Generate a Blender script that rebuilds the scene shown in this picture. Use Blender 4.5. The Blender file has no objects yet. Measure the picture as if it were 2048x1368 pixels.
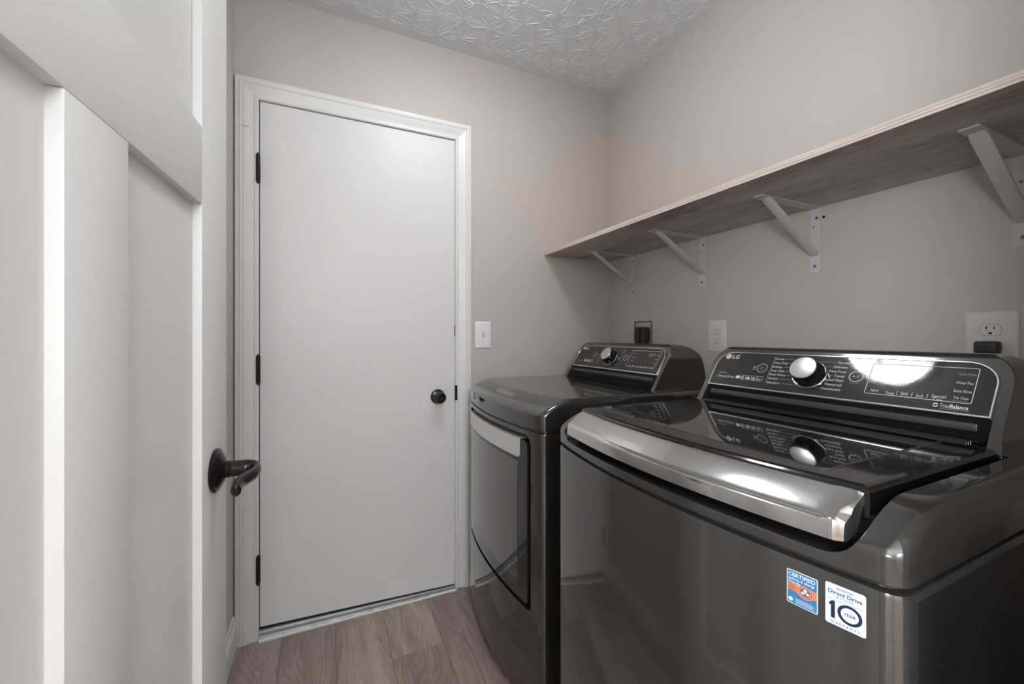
import bpy, bmesh, math, random
from mathutils import Vector, Matrix

random.seed(7)
S = bpy.context.scene
C = S.collection
R_ = math.radians

# ------------------------------------------------------------------ camera, world, exposure
YAW, F_PX, HOR, CAM_Z = 0.4263, 815.85, 670.1, 1.1483
cam_d = bpy.data.cameras.new('camera')
cam_d.sensor_fit = 'HORIZONTAL'; cam_d.sensor_width = 36.0
cam_d.lens = 36.0 * F_PX / 2048.0
cam_d.shift_y = -(684.0 - HOR) / 2048.0
cam_d.clip_start = 0.02
cam = bpy.data.objects.new('camera', cam_d); C.objects.link(cam)
cam.location = (0, 0, CAM_Z); cam.rotation_euler = (R_(90), 0, -YAW)
S.camera = cam

W = bpy.data.worlds.new('world'); S.world = W; W.use_nodes = True
W.node_tree.nodes['Background'].inputs[0].default_value = (0.8, 0.85, 1, 1)
W.node_tree.nodes['Background'].inputs[1].default_value = 0.02
S.view_settings.view_transform = 'Standard'
S.view_settings.look = 'None'
S.view_settings.gamma = 1.0
S.view_settings.use_curve_mapping = False
S.view_settings.exposure = 0.12
S.cycles.use_denoising = True
LAMP_POWER = 24.0          # radiance of the glass dome in the laundry
HALL_FILL = 22.0          # radiance of the fill globe added in the hall behind the camera

SIDE_FILL = 32.0          # radiance of the second fill globe, added at the hall side wall

# ------------------------------------------------------------------ room numbers (metres)
D, RX, LX, FY, H = 1.7967, 1.3951, -0.312, 0.08, 2.44

# ------------------------------------------------------------------ materials
def nt(name):
    m = bpy.data.materials.new(name); m.use_nodes = True
    t = m.node_tree; return m, t, t.nodes['Principled BSDF']

def mat(name, col, rough=0.5, metal=0.0, coat=0.0, var=0.03, scale=14.0, bump=0.0, bscale=200.0, spec=0.5, rvar=0.0):
    m, t, p = nt(name); n, l = t.nodes, t.links
    tc = n.new('ShaderNodeTexCoord')
    ns = n.new('ShaderNodeTexNoise'); ns.inputs['Scale'].default_value = scale; ns.inputs['Detail'].default_value = 4
    l.new(tc.outputs['Object'], ns.inputs['Vector'])
    mx = n.new('ShaderNodeMix'); mx.data_type = 'RGBA'
    mx.inputs[6].default_value = tuple(c * (1 - var) for c in col) + (1,)
    mx.inputs[7].default_value = tuple(min(1, c * (1 + var)) for c in col) + (1,)
    l.new(ns.outputs['Fac'], mx.inputs[0]); l.new(mx.outputs[2], p.inputs['Base Color'])
    p.inputs['Roughness'].default_value = rough; p.inputs['Metallic'].default_value = metal
    p.inputs['Coat Weight'].default_value = coat; p.inputs['Coat Roughness'].default_value = 0.04
    p.inputs['Specular IOR Level'].default_value = spec
    if rvar:
        mr = n.new('ShaderNodeMapRange'); mr.inputs[3].default_value = max(0, rough - rvar); mr.inputs[4].default_value = rough + rvar
        l.new(ns.outputs['Fac'], mr.inputs[0]); l.new(mr.outputs[0], p.inputs['Roughness'])
    if bump:
        nb = n.new('ShaderNodeTexNoise'); nb.inputs['Scale'].default_value = bscale; nb.inputs['Detail'].default_value = 3
        l.new(tc.outputs['Object'], nb.inputs['Vector'])
        b = n.new('ShaderNodeBump'); b.inputs['Strength'].default_value = bump; b.inputs['Distance'].default_value = 0.002
        l.new(nb.outputs['Fac'], b.inputs['Height']); l.new(b.outputs['Normal'], p.inputs['Normal'])
    return m

def emit(name, col, power):
    m, t, p = nt(name)
    p.inputs['Base Color'].default_value = (0.9, 0.9, 0.88, 1)
    p.inputs['Emission Color'].default_value = col + (1,); p.inputs['Emission Strength'].default_value = power
    return m

def wood(name, dark, mid, light, axis, fine=60.0, rough=0.45, tone=0.0, stretch=0.045, bump=0.15):
    m, t, p = nt(name); n, l = t.nodes, t.links
    tc = n.new('ShaderNodeTexCoord'); oi = n.new('ShaderNodeObjectInfo')
    off = n.new('ShaderNodeVectorMath'); off.operation = 'SCALE'; off.inputs[0].default_value = (31, 17, 9)
    l.new(oi.outputs['Random'], off.inputs['Scale'])
    add = n.new('ShaderNodeVectorMath'); l.new(tc.outputs['Object'], add.inputs[0]); l.new(off.outputs[0], add.inputs[1])
    mp = n.new('ShaderNodeMapping'); sc = [1, 1, 1]; sc[axis] = stretch; mp.inputs['Scale'].default_value = sc
    l.new(add.outputs[0], mp.inputs['Vector'])
    big = n.new('ShaderNodeTexNoise'); big.inputs['Scale'].default_value = fine * 0.22; big.inputs['Detail'].default_value = 5
    big.inputs['Distortion'].default_value = 1.2
    l.new(mp.outputs[0], big.inputs['Vector'])
    fn = n.new('ShaderNodeTexNoise'); fn.inputs['Scale'].default_value = fine * 3; fn.inputs['Detail'].default_value = 6; fn.inputs['Roughness'].default_value = 0.65
    l.new(mp.outputs[0], fn.inputs['Vector'])
    mixf = n.new('ShaderNodeMix'); mixf.inputs[0].default_value = 0.45
    l.new(big.outputs['Fac'], mixf.inputs[2]); l.new(fn.outputs['Fac'], mixf.inputs[3])
    cr = n.new('ShaderNodeValToRGB'); e = cr.color_ramp.elements
    e[0].position = 0.34; e[0].color = dark + (1,); e[1].position = 0.66; e[1].color = light + (1,)
    k = cr.color_ramp.elements.new(0.5); k.color = mid + (1,)
    l.new(mixf.outputs[0], cr.inputs[0])
    hs = n.new('ShaderNodeHueSaturation')
    mr = n.new('ShaderNodeMapRange'); mr.inputs[3].default_value = 1 - tone; mr.inputs[4].default_value = 1 + tone
    l.new(oi.outputs['Random'], mr.inputs[0]); l.new(mr.outputs[0], hs.inputs['Value'])
    l.new(cr.outputs[0], hs.inputs['Color']); l.new(hs.outputs[0], p.inputs['Base Color'])
    p.inputs['Roughness'].default_value = rough
    b = n.new('ShaderNodeBump'); b.inputs['Strength'].default_value = bump; b.inputs['Distance'].default_value = 0.001
    l.new(fn.outputs['Fac'], b.inputs['Height']); l.new(b.outputs['Normal'], p.inputs['Normal'])
    return m

M_wall = mat('painted_wall', (0.575, 0.528, 0.488), 0.55, var=0.025, scale=3, bump=0.12, bscale=160)
M_ceil = mat('ceiling_paint', (0.77, 0.81, 0.845), 0.42, var=0.02, bump=0.15, bscale=260)
M_white = mat('white_trim_paint', (0.77, 0.775, 0.77), 0.38, var=0.02, scale=5, bump=0.05, bscale=90)
M_door = mat('white_door_paint', (0.76, 0.765, 0.765), 0.42, var=0.025, scale=3, bump=0.06, bscale=60)
M_door2 = mat('white_panel_door_paint', (0.77, 0.775, 0.77), 0.42, var=0.015, scale=4, bump=0.06, bscale=320)
M_bronze = mat('oil_rubbed_bronze', (0.034, 0.032, 0.030), 0.22, metal=0.7, var=0.1)
M_steelgrey = mat('sill_metal', (0.35, 0.35, 0.34), 0.45, metal=0.5, var=0.25, scale=30, bump=0.2, bscale=80)
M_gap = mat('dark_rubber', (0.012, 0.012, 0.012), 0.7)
def planks_mat(name, dark, mid, light):
    m = wood(name, dark, mid, light, 1, fine=42, rough=0.42, tone=0.15, stretch=0.10, bump=0.2)
    t = m.node_tree; n, l = t.nodes, t.links; p = n['Principled BSDF']
    tc = n.new('ShaderNodeTexCoord'); oi = n.new('ShaderNodeObjectInfo'); off = n.new('ShaderNodeVectorMath'); off.operation = 'SCALE'; off.inputs[0].default_value = (13, 29, 5); l.new(oi.outputs['Random'], off.inputs['Scale'])
    ad = n.new('ShaderNodeVectorMath'); l.new(tc.outputs['Object'], ad.inputs[0]); l.new(off.outputs[0], ad.inputs[1])
    mp = n.new('ShaderNodeMapping'); mp.inputs['Scale'].default_value = (1, 0.16, 1); l.new(ad.outputs[0], mp.inputs['Vector'])
    ns = n.new('ShaderNodeTexNoise'); ns.inputs['Scale'].default_value = 7.5; ns.inputs['Detail'].default_value = 1.5; l.new(mp.outputs[0], ns.inputs['Vector'])
    mu = n.new('ShaderNodeMath'); mu.operation = 'MULTIPLY'; mu.inputs[1].default_value = 210.0; l.new(ns.outputs['Fac'], mu.inputs[0])
    si = n.new('ShaderNodeMath'); si.operation = 'SINE'; l.new(mu.outputs[0], si.inputs[0])
    mr = n.new('ShaderNodeMapRange'); mr.inputs[1].default_value = -1; mr.inputs[3].default_value = 0.86; mr.inputs[4].default_value = 1.06; l.new(si.outputs[0], mr.inputs[0])
    src = p.inputs['Base Color'].links[0].from_socket; mx = n.new('ShaderNodeVectorMath'); mx.operation = 'SCALE'; l.new(src, mx.inputs[0]); l.new(mr.outputs[0], mx.inputs['Scale']); l.new(mx.outputs[0], p.inputs['Base Color'])
    return m

M_plank = planks_mat('vinyl_plank_oak', (0.23, 0.172, 0.145), (0.34, 0.270, 0.234), (0.44, 0.368, 0.322))
M_under = mat('subfloor', (0.05, 0.045, 0.04), 0.8)
M_shelf = wood('weathered_shelf_laminate', (0.19, 0.145, 0.125), (0.46, 0.39, 0.35), (0.66, 0.58, 0.53), 1, fine=30, rough=0.5, stretch=0.17)
M_edge = wood('pale_edge_band', (0.44, 0.39, 0.335), (0.66, 0.60, 0.53), (0.76, 0.70, 0.63), 1, fine=70, rough=0.5, stretch=0.03)
M_bracket = mat('white_bracket_enamel', (0.62, 0.62, 0.61), 0.35)
M_screw = mat('screw_steel', (0.22, 0.21, 0.2), 0.3, metal=0.9)
M_plate = mat('white_plastic_plate', (0.72, 0.71, 0.69), 0.35, var=0.01)
M_switch = mat('bright_white_plastic', (0.88, 0.88, 0.90), 0.3, var=0.01)
M_slot = mat('socket_slot_black', (0.01, 0.01, 0.01), 0.6)
M_line = mat('socket_outline_grey', (0.22, 0.21, 0.20), 0.5)
M_plug = mat('black_plug_rubber', (0.030, 0.030, 0.029), 0.45, var=0.1)
M_adapter = mat('charcoal_plastic', (0.035, 0.035, 0.037), 0.5)
M_boxmetal = mat('zinc_box_plate', (0.52, 0.51, 0.50), 0.4, metal=0.3)
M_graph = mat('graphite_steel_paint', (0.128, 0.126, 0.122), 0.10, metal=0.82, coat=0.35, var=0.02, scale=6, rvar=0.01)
M_graph_side = mat('graphite_side_shaded', (0.02, 0.02, 0.02), 0.35, metal=0.2, coat=0.2)  # dark flank; its shade and dim reflections are put into the colour
M_black = mat('black_gloss_plastic', (0.006, 0.006, 0.006), 0.09, coat=0.3, var=0.0)
M_matblack = mat('black_satin_plastic', (0.008, 0.008, 0.008), 0.35, spec=0.25)
M_ledge = mat('dark_grey_ledge', (0.055, 0.055, 0.055), 0.25)
M_glass = mat('black_tempered_glass', (0.007, 0.007, 0.007), 0.025, coat=0.6, var=0.0, spec=0.65)
M_smoke = mat('smoked_door_glass', (0.15, 0.148, 0.144), 0.06, metal=0.75, coat=0.6)
M_panel = mat('console_film_black', (0.028, 0.028, 0.028), 0.05, var=0.02, bump=0.03, bscale=40)
M_chrome = mat('chrome_trim', (0.83, 0.82, 0.80), 0.14, metal=1.0, var=0.01)
M_silver = mat('brushed_silver', (0.62, 0.61, 0.595), 0.09, metal=0.95, var=0.05, scale=60, bump=0.02, bscale=300)
M_strip = mat('satin_silver_strip', (0.74, 0.735, 0.72), 0.3, metal=0.55, var=0.03, scale=40)
M_doorframe = mat('dark_graphite_door', (0.045, 0.044, 0.043), 0.09, metal=0.7, coat=0.6, var=0.02)
M_dial = mat('dial_silver', (0.62, 0.61, 0.58), 0.3, metal=0.8)
M_print = mat('legend_ink_white', (0.66, 0.66, 0.64), 0.5, var=0.0)
M_printdim = mat('legend_ink_grey', (0.30, 0.30, 0.29), 0.5, var=0.0)
M_foot = mat('foot_rubber', (0.03, 0.03, 0.03), 0.6)
M_stw = mat('sticker_white', (0.66, 0.74, 0.90), 0.3, var=0.0)
M_stcream = mat('sticker_border', (0.62, 0.64, 0.60), 0.35, var=0.0)
M_stblue = mat('sticker_blue', (0.03, 0.20, 0.42), 0.35, var=0.0)
M_storange = mat('sticker_orange', (0.72, 0.22, 0.10), 0.35, var=0.0)
M_stbrown = mat('sticker_brown', (0.26, 0.09, 0.06), 0.35, var=0.0)
M_stnavy = mat('sticker_navy', (0.012, 0.018, 0.05), 0.4, var=0.0)
M_lamp = emit('laundry_lamp_glass', (0.975, 0.99, 1.01), LAMP_POWER)
M_fill_side = emit('side_fill_glass', (0.95, 0.98, 1.02), SIDE_FILL)
M_fill_hall = emit('hall_fill_glass', (0.94, 0.98, 1.02), HALL_FILL)

# ------------------------------------------------------------------ helpers
def finish(me, mt, smooth=None):
    if mt: me.materials.append(mt)
    if smooth is not None:
        for p in me.polygons: p.use_smooth = True
        me.set_sharp_from_angle(angle=R_(smooth))
    return me

def link(name, me, parent=None, **props):
    o = bpy.data.objects.new(name, me); C.objects.link(o)
    if parent: o.parent = parent
    for k, v in props.items(): o[k] = v
    return o

def from_bm(name, bm, mt, parent=None, smooth=None, **props):
    bmesh.ops.recalc_face_normals(bm, faces=bm.faces)
    me = bpy.data.meshes.new(name); bm.to_mesh(me); bm.free()
    return link(name, finish(me, mt, smooth), parent, **props)

def empty(name, loc=(0, 0, 0), rz=0, **props):
    o = bpy.data.objects.new(name, None); C.objects.link(o)
    o.location = loc; o.rotation_euler = (0, 0, rz); o.empty_display_size = 0.1
    for k, v in props.items(): o[k] = v
    return o

def tag(o, label, cat, group=None):
    o['label'] = label; o['category'] = cat
    if group: o['group'] = group
    return o

def add_box(bm, x0, x1, y0, y1, z0, z1, bev=0.0, seg=2):
    vs = [bm.verts.new((x, y, z)) for x in (x0, x1) for y in (y0, y1) for z in (z0, z1)]
    idx = [(0, 1, 3, 2), (4, 6, 7, 5), (0, 4, 5, 1), (2, 3, 7, 6), (0, 2, 6, 4), (1, 5, 7, 3)]
    fs = [bm.faces.new([vs[i] for i in f]) for f in idx]
    if bev:
        es = list({e for f in fs for e in f.edges})
        bmesh.ops.bevel(bm, geom=es, offset=bev, segments=seg, profile=0.5, affect='EDGES')

def box(name, x0, x1, y0, y1, z0, z1, mt, parent=None, bev=0.0, seg=2, **props):
    bm = bmesh.new(); add_box(bm, x0, x1, y0, y1, z0, z1, bev, seg)
    return from_bm(name, bm, mt, parent, 40 if bev else None, **props)

def add_loft(bm, rings, cap0=True, cap1=True, closed=True):
    prev = None; first = None
    for ring in rings:
        vs = [bm.verts.new(p) for p in ring]
        if prev:
            n = len(vs)
            for i in range(n if closed else n - 1):
                bm.faces.new((prev[i], prev[(i + 1) % n], vs[(i + 1) % n], vs[i]))
        else: first = vs
        prev = vs
    if cap0: bm.faces.new(list(reversed(first)))
    if cap1: bm.faces.new(prev)

def loft(name, rings, mt, parent=None, smooth=35, cap0=True, cap1=True, closed=True, **props):
    bm = bmesh.new(); add_loft(bm, rings, cap0, cap1, closed)
    return from_bm(name, bm, mt, parent, smooth, **props)

def add_lathe(bm, prof, M, n=40):
    rings = []
    for r, z in prof:
        rings.append([M @ Vector((r * math.cos(2 * math.pi * i / n), r * math.sin(2 * math.pi * i / n), z)) for i in range(n)])
    add_loft(bm, rings)

def lathe(name, prof, M, mt, parent=None, n=40, smooth=35, **props):
    bm = bmesh.new(); add_lathe(bm, prof, M, n)
    return from_bm(name, bm, mt, parent, smooth, **props)

def tube_rings(pts, rad, n=12, up=Vector((0, 0, 1))):
    rings = []
    for i, p in enumerate(pts):
        p = Vector(p)
        a = Vector(pts[max(i - 1, 0)]); b = Vector(pts[min(i + 1, len(pts) - 1)])
        t = (b - a).normalized(); s = t.cross(up)
        if s.length < 1e-4: s = t.cross(Vector((0, 1, 0)))
        s.normalize(); w = s.cross(t)
        r = rad[i] if isinstance(rad, (list, tuple)) else rad
        ra, rb = r if isinstance(r, tuple) else (r, r)
        rings.append([p + s * (ra * math.cos(2 * math.pi * k / n)) + w * (rb * math.sin(2 * math.pi * k / n)) for k in range(n)])
    return rings

def spline(pts, k=6):
    out = []; P = [Vector(p) for p in pts]; n = len(P)
    for i in range(n - 1):
        p0, p1, p2, p3 = P[max(i - 1, 0)], P[i], P[i + 1], P[min(i + 2, n - 1)]
        for j in range(k):
            t = j / k
            out.append(0.5 * ((2 * p1) + (p2 - p0) * t + (2 * p0 - 5 * p1 + 4 * p2 - p3) * t * t + (3 * p1 - p0 - 3 * p2 + p3) * t ** 3))
    out.append(P[-1]); return out

def rrect(x0, x1, y0, y1, r, n=6):
    """rounded rectangle outline, r = one radius or four (x0y0, x1y0, x1y1, x0y1), counter-clockwise"""
    rs = r if isinstance(r, (list, tuple)) else [r] * 4
    out = []
    for (cx, cy, a0), rr in zip(((x0, y0, 180), (x1, y0, 270), (x1, y1, 0), (x0, y1, 90)), rs):
        sx = 1 if cx == x0 else -1; sy = 1 if cy == y0 else -1
        ox, oy = cx + sx * rr, cy + sy * rr
        if rr < 1e-6: out.append((cx, cy)); continue
        for i in range(n + 1):
            a = R_(a0 + 90 * i / n); out.append((ox + rr * math.cos(a), oy + rr * math.sin(a)))
    return out

def tmp_obj(bm):
    bmesh.ops.recalc_face_normals(bm, faces=bm.faces)
    me = bpy.data.meshes.new('tmp'); bm.to_mesh(me); bm.free()
    o = bpy.data.objects.new('tmp', me); C.objects.link(o); return o

def boolean(bm, ops, bevel=0.0, seg=2, angle=40):
    """ops: list of (mode, bmesh). Returns a finished mesh."""
    o = tmp_obj(bm); others = []
    for mode, b in ops:
        k = tmp_obj(b); others.append(k)
        md = o.modifiers.new('b', 'BOOLEAN'); md.operation = mode; md.object = k; md.solver = 'EXACT'
    if bevel:
        bv = o.modifiers.new('v', 'BEVEL'); bv.width = bevel; bv.segments = seg; bv.limit_method = 'ANGLE'; bv.angle_limit = R_(angle)
        bv.harden_normals = False
    dg = bpy.context.evaluated_depsgraph_get(); dg.update()
    me = bpy.data.meshes.new_from_object(o.evaluated_get(dg))
    for k in [o] + others:
        d = k.data; bpy.data.objects.remove(k); bpy.data.meshes.remove(d)
    me.materials.clear()
    return me

def mesh_part(name, me, mt, parent, smooth=35, wn=False, **props):
    o = link(name, finish(me, mt, smooth), parent, **props); me.name = name
    if wn:
        w = o.modifiers.new('weighted', 'WEIGHTED_NORMAL'); w.keep_sharp = True
    return o

def copy_tree(o, parent=None):
    c = o.copy(); C.objects.link(c)
    if parent: c.parent = parent
    for ch in list(o.children): copy_tree(ch, c)
    return c

_tc = {}
def glyphs(s, bold=0.0):
    k = (s, bold)
    if k not in _tc:
        cu = bpy.data.curves.new('t', 'FONT'); cu.body = s; cu.size = 1.0; cu.resolution_u = 2; cu.offset = bold
        o = bpy.data.objects.new('t', cu)
        me = o.to_mesh(); v = [tuple(q.co[:2]) for q in me.vertices]; f = [tuple(p.vertices) for p in me.polygons]
        o.to_mesh_clear(); bpy.data.objects.remove(o); bpy.data.curves.remove(cu)
        _tc[k] = (v, f)
    return _tc[k]

class Flat:
    """flat print in panel coordinates (X right, Y up), mapped onto its surface by fn"""
    def __init__(s): s.v = []; s.f = []
    def poly(s, pts):
        b = len(s.v); s.v += [tuple(p) for p in pts]; s.f.append(tuple(range(b, b + len(pts))))
    def rect(s, x0, y0, x1, y1): s.poly([(x0, y0), (x1, y0), (x1, y1), (x0, y1)])
    def disc(s, cx, cy, r, n=24, ry=None):
        ry = ry or r; s.poly([(cx + r * math.cos(2 * math.pi * i / n), cy + ry * math.sin(2 * math.pi * i / n)) for i in range(n)])
    def ring(s, cx, cy, r, w, a0=0, a1=360, n=32):
        for i in range(n):
            a = R_(a0 + (a1 - a0) * i / n); b = R_(a0 + (a1 - a0) * (i + 1) / n)
            s.poly([(cx + (r - w) * math.cos(a), cy + (r - w) * math.sin(a)), (cx + r * math.cos(a), cy + r * math.sin(a)),
                    (cx + r * math.cos(b), cy + r * math.sin(b)), (cx + (r - w) * math.cos(b), cy + (r - w) * math.sin(b))])
    def line(s, p, q, w):
        d = Vector((q[0] - p[0], q[1] - p[1])).normalized(); n = Vector((-d.y, d.x)) * w / 2
        s.poly([(p[0] - n.x, p[1] - n.y), (q[0] - n.x, q[1] - n.y), (q[0] + n.x, q[1] + n.y), (p[0] + n.x, p[1] + n.y)])
    def frame(s, x0, x1, y0, y1, r, w):
        a = rrect(x0, x1, y0, y1, r); b = rrect(x0 + w, x1 - w, y0 + w, y1 - w, max(r - w, 1e-4)); n = len(a)
        for i in range(n): j = (i + 1) % n; s.poly([a[i], a[j], b[j], b[i]])
    def text(s, t, x, y, size=None, width=None, align=0, bold=0.0, sy=1.0):
        v, f = glyphs(t, bold)
        lo = min(p[0] for p in v); hi = max(p[0] for p in v)
        k = width / (hi - lo) if width else size
        if width and size: kx, ky = width / (hi - lo), size
        else: kx = ky = k
        x -= (hi - lo) * kx * align
        b = len(s.v); s.v += [(x + (p[0] - lo) * kx, y + p[1] * ky * sy) for p in v]
        s.f += [tuple(i + b for i in q) for q in f]
    def build(s, name, mt, parent, fn, **props):
        me = bpy.data.meshes.new(name); me.from_pydata([fn(x, y) for x, y in s.v], [], s.f)
        return link(name, finish(me, mt), parent, **props)

# ================================================================== SETTING
K = 'structure'
floor = box('floor', -1.35, 1.75, -1.95, D + 0.02, -0.06, -0.004, M_under, kind=K)
PW = 0.1825
x0 = 0.0297 - 8 * PW; PITCH = 1.219
plank_cache = {}
for i in range(20):
    xa, xb = x0 + i * PW, x0 + (i + 1) * PW
    xa2, xb2 = max(xa, -1.35), min(xb, 1.75)
    if xb2 - xa2 < 0.01: continue
    off = {0: 0.31, 1: 0.87, 2: 0.0, 3: 0.55, 4: 1.05}[(i * 3 + 3) % 5]
    if abs(xa - (0.0297 + PW)) < 0.01: off = 0.0
    elif abs(xa - 0.0297) < 0.01: off = 0.62
    y = 1.492 + off - PITCH * 3 - (PITCH if off > 0.32 else 0)
    while y < D + 0.02:
        ya, yb = max(y, -1.95), min(y + PITCH, D + 0.02)
        if yb - ya > 0.02:
            key = (round(xb2 - xa2, 4), round(yb - ya, 4))
            if key not in plank_cache:
                bm = bmesh.new(); w, L = key
                add_box(bm, -w / 2 + 0.0003, w / 2 - 0.0003, -L / 2 + 0.0003, L / 2 - 0.0003, -0.004, 0.0)
                es = [e for e in bm.edges if all(abs(q.co.z) < 1e-6 for q in e.verts)]
                bmesh.ops.bevel(bm, geom=es, offset=0.0007, segments=1, affect='EDGES')
                bmesh.ops.recalc_face_normals(bm, faces=bm.faces)
                me = bpy.data.meshes.new('plank'); bm.to_mesh(me); bm.free(); finish(me, M_plank); plank_cache[key] = me
            p = link('plank', plank_cache[key], floor); p.location = ((xa2 + xb2) / 2, (ya + yb) / 2, 0)
        y += PITCH

DX0, DX1, DZ1 = -0.236, 0.5335, 2.036          # rough opening of the back door
bm = bmesh.new()
add_box(bm, LX - 0.12, DX0, D, D + 0.12, 0, H)
add_box(bm, DX1, RX + 0.12, D, D + 0.12, 0, H)
add_box(bm, DX0, DX1, D, D + 0.12, DZ1, H)
from_bm('wall_back', bm, M_wall, kind=K)
box('wall_right', RX, RX + 0.12, FY - 0.14, D, 0, H, M_wall, kind=K)
box('wall_left', LX - 0.12, LX, FY - 0.14, D, 0, H, M_wall, kind=K)
EX0, EX1, EZ = -0.272, 0.56, 2.06              # doorway the camera stands in
bm = bmesh.new()
add_box(bm, LX, EX0, FY - 0.14, FY, 0, H); add_box(bm, EX1, RX, FY - 0.14, FY, 0, H); add_box(bm, EX0, EX1, FY - 0.14, FY, EZ, H)
from_bm('wall_front', bm, M_wall, kind=K)
ceil = box('ceiling', LX - 0.12, RX + 0.12, FY - 0.14, D + 0.12, H, H + 0.1, M_ceil, kind=K)
# hall behind the camera
bm = bmesh.new()
add_box(bm, -1.35, -1.25, -1.95, -0.06, 0, H); add_box(bm, 1.65, 1.75, -1.95, -0.06, 0, H)
add_box(bm, -1.35, 1.75, -2.05, -1.95, 0, H)
add_box(bm, -1.25, LX - 0.12, -0.16, -0.06, 0, H); add_box(bm, RX + 0.12, 1.65, -0.16, -0.06, 0, H)
from_bm('wall_hall', bm, M_wall, kind=K)
box('ceiling_hall', -1.35, 1.75, -2.05, -0.06, H, H + 0.1, M_ceil, kind=K)

# ---- stomped crow's-foot plaster on the ceiling: thin ridges fanning out of each stamp
V, Fc = [], []
def ridge(px, py, ang, length, w, hgt, curl):
    n = 5; x, y, a = px, py, ang; st = length / n; b = len(V)
    for i in range(n + 1):
        t = i / n; k = (math.sin(math.pi * min(1, 0.12 + t * 0.88)) ** 0.6) if i < n else 0.05
        nx, ny = -math.sin(a), math.cos(a)
        V.append((x + nx * w * k, y + ny * w * k, H)); V.append((x, y, H - hgt * k)); V.append((x - nx * w * k, y - ny * w * k, H))
        a += curl + random.uniform(-0.16, 0.16); x += math.cos(a) * st; y += math.sin(a) * st
    for i in range(n):
        q = b + i * 3
        Fc.append((q, q + 1, q + 4, q + 3)); Fc.append((q + 1, q + 2, q + 5, q + 4))
    return x, y, a
gx, gy = 0.105, 0.1
for i in range(-1, 18):
    for j in range(-1, 19):
        cx = LX + 0.03 + (i + (0.5 if j % 2 else 0)) * gx + random.uniform(-0.03, 0.03)
        cy = FY + 0.04 + j * gy + random.uniform(-0.03, 0.03)
        n = random.randint(15, 21); a0 = random.uniform(0, 6.28)
        for q in range(n):
            a = a0 + q * 2 * math.pi / n + random.uniform(-0.16, 0.16)
            L = random.uniform(0.026, 0.085); s = random.uniform(0.004, 0.016)
            px, py = cx + s * math.cos(a), cy + s * math.sin(a)
            w = random.uniform(0.0008, 0.0015); curl = random.uniform(-0.13, 0.13)
            ex, ey = px + (L + 0.01) * math.cos(a), py + (L + 0.01) * math.sin(a)
            if not (LX + 0.015 < ex < RX - 0.015 and FY + 0.015 < ey < D - 0.015 and LX + 0.01 < px < RX - 0.01 and FY + 0.01 < py < D - 0.01): continue
            ridge(px, py, a, L, w, w * random.uniform(1.2, 1.9), curl)
            if random.random() < 0.65:
                t = random.uniform(0.3, 0.7)
                ridge(px + L * t * math.cos(a), py + L * t * math.sin(a), a + random.choice((-1, 1)) * random.uniform(0.35, 0.8), L * 0.45, w * 0.85, w * 1.2, curl)
me = bpy.data.meshes.new('plaster_ridges'); me.from_pydata(V, [], Fc)
link('plaster_ridges', finish(me, M_ceil, 50), ceil, kind='stuff')

# ---- sweep for mouldings
def molding(name, prof, path, mt, parent, miter0=0.0, miter1=0.0):
    """straight moulding piece: prof [(w, t)], path = (origin, along, wdir, tdir, length); ends cut at miter (dw -> shift along)"""
    o, al, wd, td, L = [Vector(q) if not isinstance(q, (int, float)) else q for q in path]
    r0 = [o + wd * w + td * t + al * (miter0 * w) for w, t in prof]
    r1 = [o + wd * w + td * t + al * (L + miter1 * w) for w, t in prof]
    bm = bmesh.new(); add_loft(bm, [r0, r1]); return from_bm(name, bm, mt, parent, 25)

CAS = [(0, 0), (0, 0.007), (0.003, 0.0095), (0.012, 0.0095), (0.0145, 0.0075), (0.020, 0.008), (0.030, 0.0105), (0.041, 0.0145),
       (0.047, 0.0155), (0.0495, 0.0135), (0.053, 0.0165), (0.0575, 0.0175), (0.061, 0.0155), (0.0715, 0.0155), (0.074, 0.013), (0.074, 0)]
trim = empty('trim_1', (0, D, 0), kind=K, label='white colonial door casing mitred around the flat white door')
molding('casing_leg', CAS, ((-0.234, 0, 0), (0, 0, 1), (-1, 0, 0), (0, -1, 0), 2.034), M_white, trim, 0, 1)
molding('casing_leg', CAS, ((0.5314, 0, 0), (0, 0, 1), (1, 0, 0), (0, -1, 0), 2.034), M_white, trim, 0, 1)
molding('casing_head', CAS, ((-0.234, 0, 2.034), (1, 0, 0), (0, 0, 1), (0, -1, 0), 0.7654), M_white, trim, -1, 1)
crk = Flat(); crk.line((-0.288, 1.925), (-0.276, 1.9225), 0.0012); crk.line((-0.276, 1.9225), (-0.269, 1.920), 0.0016); crk.line((-0.269, 1.920), (-0.2625, 1.9245), 0.0014)
crk.build('paint_crack', M_line, trim, lambda x, y: (x, -0.0163 if x < -0.27 else -0.0152, y))
# jamb with stop
jam = empty('trim_2', (0, D, 0), kind=K, label='white door jamb and stop inside the casing')
box('jamb', DX0 - 0.001, DX0 + 0.003, 0.0, 0.12, 0, DZ1, M_white, jam)
box('jamb', DX1 - 0.003, DX1 + 0.001, 0.0, 0.12, 0, DZ1, M_white, jam)
box('jamb_head', DX0, DX1, 0.0, 0.12, DZ1 - 0.0015, DZ1 + 0.002, M_white, jam)
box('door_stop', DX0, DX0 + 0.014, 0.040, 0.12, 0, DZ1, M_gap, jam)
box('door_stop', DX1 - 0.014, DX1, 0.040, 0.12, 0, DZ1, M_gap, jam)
box('door_stop', DX0, DX1, 0.040, 0.12, DZ1 - 0.014, DZ1, M_gap, jam)

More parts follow.
